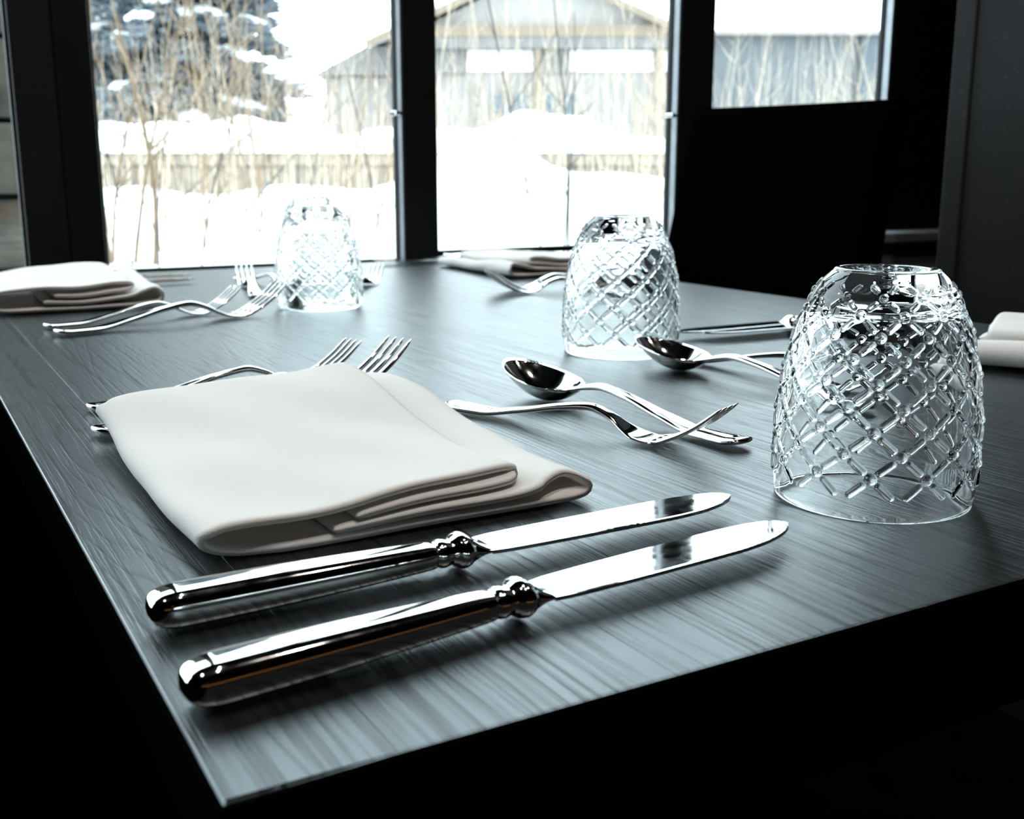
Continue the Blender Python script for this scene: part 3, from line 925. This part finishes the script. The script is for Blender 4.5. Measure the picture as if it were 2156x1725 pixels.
# ------------------------------------------------------------------ the garden
rnd = random.Random(11)
def hz(x, y):
    """height of the snow"""
    # distance along the view heading
    d = (x - CAM.x) * math.sin(YAW) + (y - CAM.y) * math.cos(YAW)
    l = (x - CAM.x) * math.cos(YAW) - (y - CAM.y) * math.sin(YAW)
    base = 0.56 + 0.18 * max(0, min(1, (d - 2.2) / 5.5)) ** 0.8
    w = 0.05 * math.sin(l * 1.7 + 1.0) * math.sin(d * 1.1) + 0.03 * math.sin(l * 3.9 + d * 2.3) + 0.012 * math.sin(l * 9 + d * 7)
    w *= max(0.2, min(1, (d - 2) / 3))
    for u, D, hh, sx, sy in ((1060, 7.2, 0.27, 0.40, 0.5), (950, 7.0, 0.12, 0.5, 0.5), (1370, 6.6, 0.13, 0.30, 0.4), (1240, 6.8, 0.09, 0.35, 0.4),
                             (800, 6.5, 0.06, 0.4, 0.5), (430, 6.6, 0.06, 0.5, 0.5), (640, 6.9, 0.05, 0.4, 0.4), (260, 4.4, 0.05, 0.3, 0.4)):
        lu = (u - 1078) / FPX * D
        w += hh * math.exp(-((l - lu) / sx) ** 2 - ((d - D) / sy) ** 2)
    if d > 9.6: base -= 0.25 * min(1, (d - 9.6) / 2)
    return base + w
def terrain():
    V, F = [], []
    NX, NY = 150, 150
    for i in range(NX + 1):
        for j in range(NY + 1):
            y = WY + 0.15 + (j / NY) ** 1.5 * 40
            x = -16 + 54 * i / NX + (y - 2) * 0.0
            V.append((x, y, hz(x, y)))
    for i in range(NX):
        for j in range(NY):
            a = i * (NY + 1) + j
            F.append((a, a + NY + 1, a + NY + 2, a + 1))
    return V, F
o = link('ground', mesh_from('ground', *terrain()), M_SNOW); struct(o)

def view_frame(D, u=1078):
    """ground point at distance D in direction u, plus the heading"""
    p = CAM + (Vector((math.sin(YAW), math.cos(YAW), 0)) + RT * ((u - 1078) / FPX)) * D
    return Vector((p.x, p.y, 0))

# low garden wall with a deep cap of snow
M_STONEWALL = simple('tan_garden_wall', (0.2350, 0.1980, 0.1630), 0.9, spec=0.1, noise=0.25, scale=5)
gw = thing('garden_wall', 'low tan garden wall under a thick cap of snow', 'wall', tuple(view_frame(9.0)), -YAW)
D = 9.0
zlo, zhi = 0.45, Z0 + 0.14 - (322 - 362) / FPX * D * -1
zhi = CAM.z + (362 - 324) / FPX * D
nb = 16
for i in range(nb):
    x0 = -5.2 + 0.65 * i
    box('coping_block', x0 + .004, x0 + .646, -0.01, 0.42, zhi - 0.10, zhi - 0.002, M_STONEWALL, gw, bevel=0.01)
    box('wall_block', x0 + .003, x0 + .647, 0.03, 0.38, zlo, zhi - 0.102, M_STONEWALL, gw, bevel=0.01)
V, F = [], []
NXs, NYs = 130, 14
top = CAM.z + (362 - 268) / FPX * D
for i in range(NXs + 1):
    x = -5.2 + 10.4 * i / NXs
    u = 1078 + x / D * FPX
    hgt = top - zhi + 0.05 * math.sin(x * 2.1 + 0.5) + 0.03 * math.sin(x * 5.3) + 0.02 * math.sin(x * 11 + 1) + 0.06 * math.exp(-((u - 1090) / 90) ** 2)
    if u > 1230: hgt *= max(0.35, 1 - (u - 1230) / 300)
    for j in range(NYs + 1):
        a = PI * j / NYs
        V.append((x, 0.205 - 0.235 * math.cos(a), zhi + hgt * math.sin(a) ** 0.5 - 0.001))
for i in range(NXs):
    for j in range(NYs):
        a = i * (NYs + 1) + j
        F.append((a, a + NYs + 1, a + NYs + 2, a + 1))
link('snow_cap', mesh_from('snow_cap', V, F), M_SNOW, gw)

# bare shrubs and dry reeds
M_TWIG = [simple('tan_twig', (0.3600, 0.2650, 0.1850), 0.9, spec=0.1, noise=0.25, scale=20),
          simple('grey_twig', (0.130, 0.122, 0.114), 0.9, spec=0.1, noise=0.25, scale=20),
          simple('straw_reed', (0.5500, 0.4400, 0.3400), 0.9, spec=0.1, noise=0.25, scale=20)]
def stem(p, h, lean, az, r0, twigs, rng, n=8):
    """one curved stem with side twigs; returns (V,F) list"""
    parts = []
    dx, dy = math.cos(az), math.sin(az)
    k0 = rng.uniform(-.12, .12); k1 = rng.uniform(-.12, .12)
    pts = []
    for i in range(n + 1):
        f = i / n
        b = lean * h * (0.6 * f + 0.4 * f * f)
        pts.append(Vector((p[0] + dx * b + k0 * h * 0.25 * math.sin(f * 5), p[1] + dy * b + k1 * h * .25 * math.sin(f * 4), p[2] + h * f)))
    parts.append(tube(pts, [r0 * (1 - 0.75 * i / n) for i in range(n + 1)], 5))
    for _ in range(twigs):
        f = rng.uniform(0.25, 0.92)
        i = min(n - 1, int(f * n)); q = pts[i].lerp(pts[i + 1], f * n - i)
        a = rng.uniform(0, 6.28); ln = h * rng.uniform(0.12, 0.32) * (1.15 - f); up = rng.uniform(0.7, 1.6)
        e = q + Vector((math.cos(a), math.sin(a), up)).normalized() * ln
        m = q.lerp(e, 0.5) + Vector((0, 0, -ln * 0.06))
        parts.append(tube([q, m, e], [r0 * 0.45, r0 * 0.36, r0 * 0.18], 4))
    return parts
def shrub(u, D, h, ns, spread, mat, r0, label, seed, twigs=9, group='bare shrubs in the snow outside'):
    rng = random.Random(seed)
    b = view_frame(D, u); z = hz(b.x, b.y)
    parts = []
    for _ in range(ns):
        px, py = rng.uniform(-spread, spread), rng.uniform(-spread, spread)
        zz = hz(b.x + px, b.y + py) - z - 0.05
        parts += stem((px, py, zz), h * rng.uniform(0.6, 1.05), rng.uniform(0.03, 0.32), rng.uniform(0, 6.28), r0 * rng.uniform(0.6, 1.1), twigs, rng)
    V, F = join_vf(parts)
    o = link('bare_shrub', mesh_from('bare_shrub', V, F), mat)
    o.location = (b.x, b.y, z)
    tag(o, label, 'shrub', group)
    return o
T0, T1, T2 = M_TWIG
shr = [
    (240, 3.3, 1.30, 5, 0.12, T0, .010, 'thick tan shrub at the left edge of the large window'),
    (300, 3.7, 1.25, 9, 0.30, T0, .0040, 'spreading tan shrub just right of the thick one at the window edge'),
    (345, 3.1, 1.00, 3, 0.10, T1, .0045, 'thin grey shrub with one bent stem in the left window'),
    (395, 4.2, 1.30, 9, 0.35, T0, .0042, 'tan shrub in front of the spruce, left half of the window'),
    (455, 4.0, 0.80, 5, 0.25, T0, .0038, 'low tan shrub below the middle of the spruce'),
    (525, 4.1, 1.35, 8, 0.12, T0, .0052, 'tall bundled tan shrub before the right side of the spruce'),
    (580, 4.6, 1.25, 10, 0.40, T2, .0034, 'wide pale shrub right of the tall bundled one'),
    (640, 4.8, 1.20, 9, 0.30, T2, .0034, 'pale shrub above the far tumblers'),
    (690, 4.3, 1.30, 6, 0.25, T0, .0042, 'tan shrub right of the far tumblers'),
    (790, 4.0, 0.85, 4, 0.22, T0, .0042, 'sparse tan shrub beside the first mullion'),
    (740, 5.4, 1.30, 9, 0.35, T2, .0032, 'pale feathery shrub left of the first mullion'),
    (960, 6.2, 1.5, 7, 0.30, T2, .0032, 'pale shrub at the left edge of the middle window'),
    (1010, 4.6, 0.95, 6, 0.20, T0, .0042, 'small tan shrub on the snow mound in the middle window'),
    (1090, 6.4, 1.5, 7, 0.30, T2, .0032, 'pale shrub before the gable of the house'),
    (1182, 3.4, 1.25, 3, 0.06, T1, .0055, 'slim grey sapling in the middle window, left of the middle tumbler'),
    (1240, 6.2, 1.5, 7, 0.30, T2, .0032, 'pale shrub right of the grey sapling'),
    (1345, 4.9, 1.20, 8, 0.20, T2, .0055, 'tan shrub at the right edge of the middle window'),
    (1405, 6.0, 1.5, 7, 0.25, T2, .0034, 'pale shrub close beside the second mullion'),
    (1560, 6.0, 1.5, 8, 0.30, T2, .0032, 'pale shrub above the chair at its left end'),
    (1680, 6.2, 1.5, 8, 0.35, T2, .0032, 'pale shrub above the middle of the chair'),
    (1790, 6.4, 1.4, 8, 0.35, T2, .0032, 'pale shrub above the right end of the chair'),
]
for i, (u, D_, h, ns, sp, mt, r0, lab) in enumerate(shr):
    shrub(u, D_, h, ns, sp, mt, r0, lab, 100 + i, twigs=6)

def cane(pa, pb, r, label):
    a = at(*pa); b = at(*pb)
    a.z = hz(a.x, a.y) - 0.03 if pa[1] > 300 else a.z
    m = a.lerp(b, 0.5) + Vector((0.01, 0, 0.02))
    o = link('garden_cane', mesh_from('garden_cane', *tube([Vector((0, 0, 0)), m - a, b - a], [r, r * .9, r * .6], 6)), T1)
    o.location = a
    tag(o, label, 'cane', 'leaning canes in the snow')
cane((800, 505, 4.6), (702, 45, 4.7), .0055, 'long cane leaning left from the snow beside the first mullion')
cane((640, 330, 4.9), (712, 40, 4.75), .0050, 'cane leaning right to meet the long one at its tip')
cane((485, 488, 4.6), (745, 195, 5.6), .0055, 'cane lying at a low slant left of the far tumblers')
cane((330, 470, 4.8), (560, 250, 6.0), .0055, 'slanting cane behind the grey shrub in the left window')

# reeds: a bed nobody could count, in front of the garden wall and behind it
def reeds(name, label, u0, u1, D0, D1, n, h0, h1, seed, mat):
    rng = random.Random(seed)
    parts = []
    o0 = view_frame((D0 + D1) / 2, (u0 + u1) / 2)
    for _ in range(n):
        b = view_frame(rng.uniform(D0, D1), rng.uniform(u0, u1))
        z = hz(b.x, b.y) - 0.05
        parts += stem((b.x - o0.x, b.y - o0.y, z), rng.uniform(h0, h1), rng.uniform(0, .22), rng.uniform(0, 6.28), rng.uniform(.002, .004), rng.randint(0, 3), rng, n=4)
    V, F = join_vf(parts)
    o = link(name, mesh_from(name, V, F), mat); o.location = (o0.x, o0.y, 0)
    tag(o, label, 'reeds', kind='stuff')
reeds('reed_bed', 'pale dry reeds standing in the snow before the garden wall', 150, 1950, 7.4, 8.6, 330, 0.4, 1.2, 5, T2)
reeds('reed_bed', 'pale dry reeds growing behind the garden wall', 150, 1950, 10.2, 12.5, 190, 0.8, 1.9, 6, T2)

# spruce with snow on its boughs
M_NEEDLE = simple('spruce_needles', (0.1200, 0.1360, 0.1500), 0.9, spec=0.1, noise=0.4, scale=6)
M_BARK = simple('spruce_bark', (0.1300, 0.1150, 0.1050), 0.9, spec=0.1, noise=0.3, scale=10)
def snow_load_mesh(ph):
    V, F = [], []
    n, m = 10, 5
    for i in range(m + 1):
        r = math.sin(PI * i / m) + 1e-3; c = math.cos(PI * i / m)
        for j in range(n):
            g = 2 * PI * j / n
            q = 1 + 0.25 * math.sin(3 * g + ph)
            V.append((math.cos(g) * r * q, math.sin(g) * r * .6 * q, c * .22))
    for i in range(m):
        for j in range(n):
            F.append((i * n + j, (i + 1) * n + j, (i + 1) * n + (j + 1) % n, i * n + (j + 1) % n))
    me = mesh_from('snow_load', V, F); me.materials.append(M_SNOW)
    me.polygons.foreach_set('use_smooth', [True] * len(me.polygons))
    return me
SNOW_LOADS = [snow_load_mesh(p) for p in (0, 1.3, 2.9, 4.4)]
def spruce(label, u, D, h, rad, seed, z_low, nb=120, snow=0.62):
    rng = random.Random(seed)
    b = view_frame(D, u); z = hz(b.x, b.y) - .1
    t = thing('spruce_tree', label, 'tree', (b.x, b.y, z), 0)
    link('trunk', mesh_from('trunk', *tube([(0, 0, 0), (0.03, 0, h * .5), (0, 0, h)], [.13, .09, .02], 10)), M_BARK, t)
    NV, NF, SV = [], [], []
    for k in range(nb):
        f = rng.random() ** 1.2
        zb = z_low + (h - z_low) * f
        ln = rad * (1 - f) ** 0.8 * rng.uniform(0.65, 1.1) + 0.15
        a = rng.uniform(0, 2 * PI)
        droop = rng.uniform(0.10, 0.35)
        for s in range(int(120 * ln) + 24):
            g = rng.uniform(0.12, 1.0)
            w = 0.42 * ln * (1 - g) + 0.10
            off = rng.uniform(-w, w)
            x = math.cos(a) * ln * g - math.sin(a) * off
            y = math.sin(a) * ln * g + math.cos(a) * off
            zz = zb - droop * ln * g * g + rng.uniform(-.10, .06) - abs(off) * 0.25
            aa = a + rng.uniform(-1, 1)
            l2 = rng.uniform(0.10, 0.24); w2 = rng.uniform(0.025, 0.055)
            ux, uy, uz = math.cos(aa) * l2, math.sin(aa) * l2, rng.uniform(-.08, .04)
            vx, vy = -math.sin(aa) * w2, math.cos(aa) * w2
            o = len(NV)
            NV += [(x - vx, y - vy, zz), (x + ux * .5, y + uy * .5, zz + uz * .5 + .02), (x + vx, y + vy, zz), (x + ux, y + uy, zz + uz), (x, y, zz - w2 * 1.4)]
            NF += [(o, o + 3, o + 1), (o + 1, o + 3, o + 2), (o, o + 4, o + 3), (o + 4, o + 2, o + 3)]
        if rng.random() < snow:
            g = rng.uniform(0.55, 0.9)
            SV.append((math.cos(a) * ln * g, math.sin(a) * ln * g, zb - droop * ln * g * g + .03, a, ln * rng.uniform(.12, .26)))
    link('foliage', mesh_from('foliage', NV, NF), M_NEEDLE, t, smooth=False)
    for x, y, zz, a, s in SV:
        o = bpy.data.objects.new('snow_load', SNOW_LOADS[rng.randint(0, 3)]); C.objects.link(o); o.parent = t
        o.location = (x, y, zz); o.rotation_euler = (0, 0.28, a); o.scale = (s, s, s)
    return t
spruce('blue-grey spruce with snow on its boughs in the left window', 395, 14.0, 7.5, 1.55, 21, 0.9, 230)
spruce('smaller spruce at the left edge behind the tan shrubs', 215, 19.5, 6.0, 1.5, 22, 1.3, 130)

# house with a gable, beyond the garden
M_SIDING = simple('pale_siding', (0.2380, 0.2150, 0.2000), 0.8, spec=0.1, noise=0.06, scale=3)
M_GABLE = simple('white_gable', (0.3350, 0.3080, 0.2880), 0.8, spec=0.1, noise=0.04, scale=3)
M_TRIMT = simple('tan_trim', (0.2100, 0.1670, 0.1280), 0.8, spec=0.1, noise=0.1)
M_GREY = simple('grey_cladding', (0.1650, 0.1550, 0.1500), 0.8, spec=0.1, noise=0.1, scale=4)  # one grey for lintel, cladding panels and wing roof
M_HWIN = simple('house_window_glass', (0.1150, 0.1380, 0.1580), 0.2, spec=0.2)
HD = 24.0
hp = view_frame(HD, 1120)
house = thing('house', 'pale gabled house with tan trim beyond the snowy garden', 'building', tuple(hp), -YAW)
def HX(u): return (u - 1120) / FPX * HD
def HZ_(v): return CAM.z + (362 - v) / FPX * HD
zg = 0.2
def prism(name, pts, y0, y1, mat, parent):
    V = [(x, y0, z) for x, z in pts] + [(x, y1, z) for x, z in pts]
    n = len(pts)
    F = [tuple(range(n)), tuple(reversed(range(n, 2 * n)))] + [(i, (i + 1) % n + 0, (i + 1) % n + n, i + n) for i in range(n)]
    F = [tuple(range(n)), tuple(reversed(range(n, 2 * n)))] + [((i + 1) % n, i, i + n, (i + 1) % n + n) for i in range(n)]
    return link(name, mesh_from(name, V, F), mat, parent, smooth=False)
box('wall', HX(860), HX(1425), 0.0, 6.0, zg, HZ_(92), M_SIDING, house)
prism('gable', [(HX(880), HZ_(90)), (HX(1415), HZ_(90)), (HX(1130), HZ_(-28))], -0.02, 6.0, M_GABLE, house)
for x0, z0_, x1, z1_ in ((HX(790), HZ_(112), HX(1130), HZ_(-34)), (HX(1130), HZ_(-34), HX(1450), HZ_(104))):
    prism('roof_slope', [(x0, z0_), (x1, z1_), (x1, z1_ + .16), (x0, z0_ + .16)], -0.45, 6.3, M_SNOW, house)
    prism('barge_board', [(x0, z0_ - .12), (x1, z1_ - .12), (x1, z1_ + .03), (x0, z0_ + .03)], -0.50, -0.452, M_TRIMT, house)
box('eaves_band', HX(850), HX(1435), -0.30, -0.025, HZ_(100), HZ_(78), M_TRIMT, house)
box('porch_lintel', HX(880), HX(1425), -0.28, -0.001, HZ_(122), HZ_(100.5), M_GREY, house)
for a, b in ((905, 985), (1122, 1192), (1364, 1382)):
    box('cladding_panel', HX(a), HX(b), -0.10, -0.001, HZ_(168), HZ_(122.5), M_GREY, house)
M_BRIGHT = simple('white_panel', (0.7000, 0.6900, 0.6800), 0.7, spec=0.1, noise=0.03)
for a, b in ((988, 1120), (1195, 1362), (1384, 1420)):
    box('white_panel', HX(a), HX(b), -0.06, -0.0015, HZ_(164), HZ_(123.5), M_BRIGHT, house)
for a in (1124, 1368):
    box('porch_post', HX(a), HX(a + 12), -0.26, -0.12, zg, HZ_(122.5), M_TRIMT, house)
for a, b in ((1035, 1078), (1084, 1120), (1140, 1175), (1180, 1210)):
    w = box('window', HX(a), HX(b), -0.05, -0.001, HZ_(250), HZ_(207), M_SIDING, house)
    box('pane', HX(a) + .04, HX(b) - .04, -0.056, -0.0505, HZ_(247), HZ_(210), M_HWIN, w)
# low wing on the left
box('wing_wall', HX(690), HX(858), 0.6, 5.0, zg, HZ_(170), M_SIDING, house)
prism('wing_roof', [(HX(670), HZ_(168)), (HX(870), HZ_(168)), (HX(870), HZ_(112)), (HX(780), HZ_(112))], 0.4, 5.2, M_GREY, house)
prism('wing_snow', [(HX(640), HZ_(140)), (HX(778), HZ_(111)), (HX(778), HZ_(60)), (HX(670), HZ_(75))], 5.4, 8.0, M_SNOW, house)

# flat roofed hall, farther right
bp_ = view_frame(30.0, 1700)
hall = thing('hall', 'long blue-grey flat roofed hall above the chair', 'building', tuple(bp_), -YAW)
def BX(u): return (u - 1700) / FPX * 30.0
def BZ(v): return CAM.z + (362 - v) / FPX * 30.0
M_HALL = simple('blue_grey_cladding', (0.1280, 0.1350, 0.1410), 0.8, spec=0.1, noise=0.08, scale=2)
M_HALL2 = simple('darker_cladding', (0.1000, 0.1140, 0.1240), 0.8, spec=0.1, noise=0.08, scale=2)
box('wall', BX(1440), BX(1775), 0, 8, 0.0, BZ(97), M_HALL, hall)
box('end_bay', BX(1776), BX(2100), -0.2, 8, 0.0, BZ(97), M_HALL2, hall)
box('roof_edge', BX(1430), BX(2110), -0.35, 8.2, BZ(96.5), BZ(88), M_SIDING, hall)

# dark rubble wall outside the left window
M_RUBBLE = simple('mossy_stone', (0.1250, 0.1170, 0.0980), 0.9, spec=0.1, noise=0.45, scale=9)
M_MORTAR = simple('stone_joint', (0.0700, 0.0660, 0.0600), 0.95, spec=0.05)
rw = thing('stone_wall', 'mossy grey stone wall outside, seen left of the dark column', 'wall', (0, 2.6, 0))
box('core', -0.22, 0.285, 0.03, 0.30, 0.0, 2.3, M_MORTAR, rw)
rng = random.Random(4)
z = 0.02
while z < 2.2:
    h = rng.uniform(0.13, 0.19)
    x = 0.29
    while x > -0.1:
        w = rng.uniform(0.16, 0.30)
        box('stone', x - w + .006, x - .006, -0.01 + rng.uniform(-.012, .012), 0.1, z + .006, z + h - .006, M_RUBBLE, rw, bevel=0.012)
        x -= w
    z += h
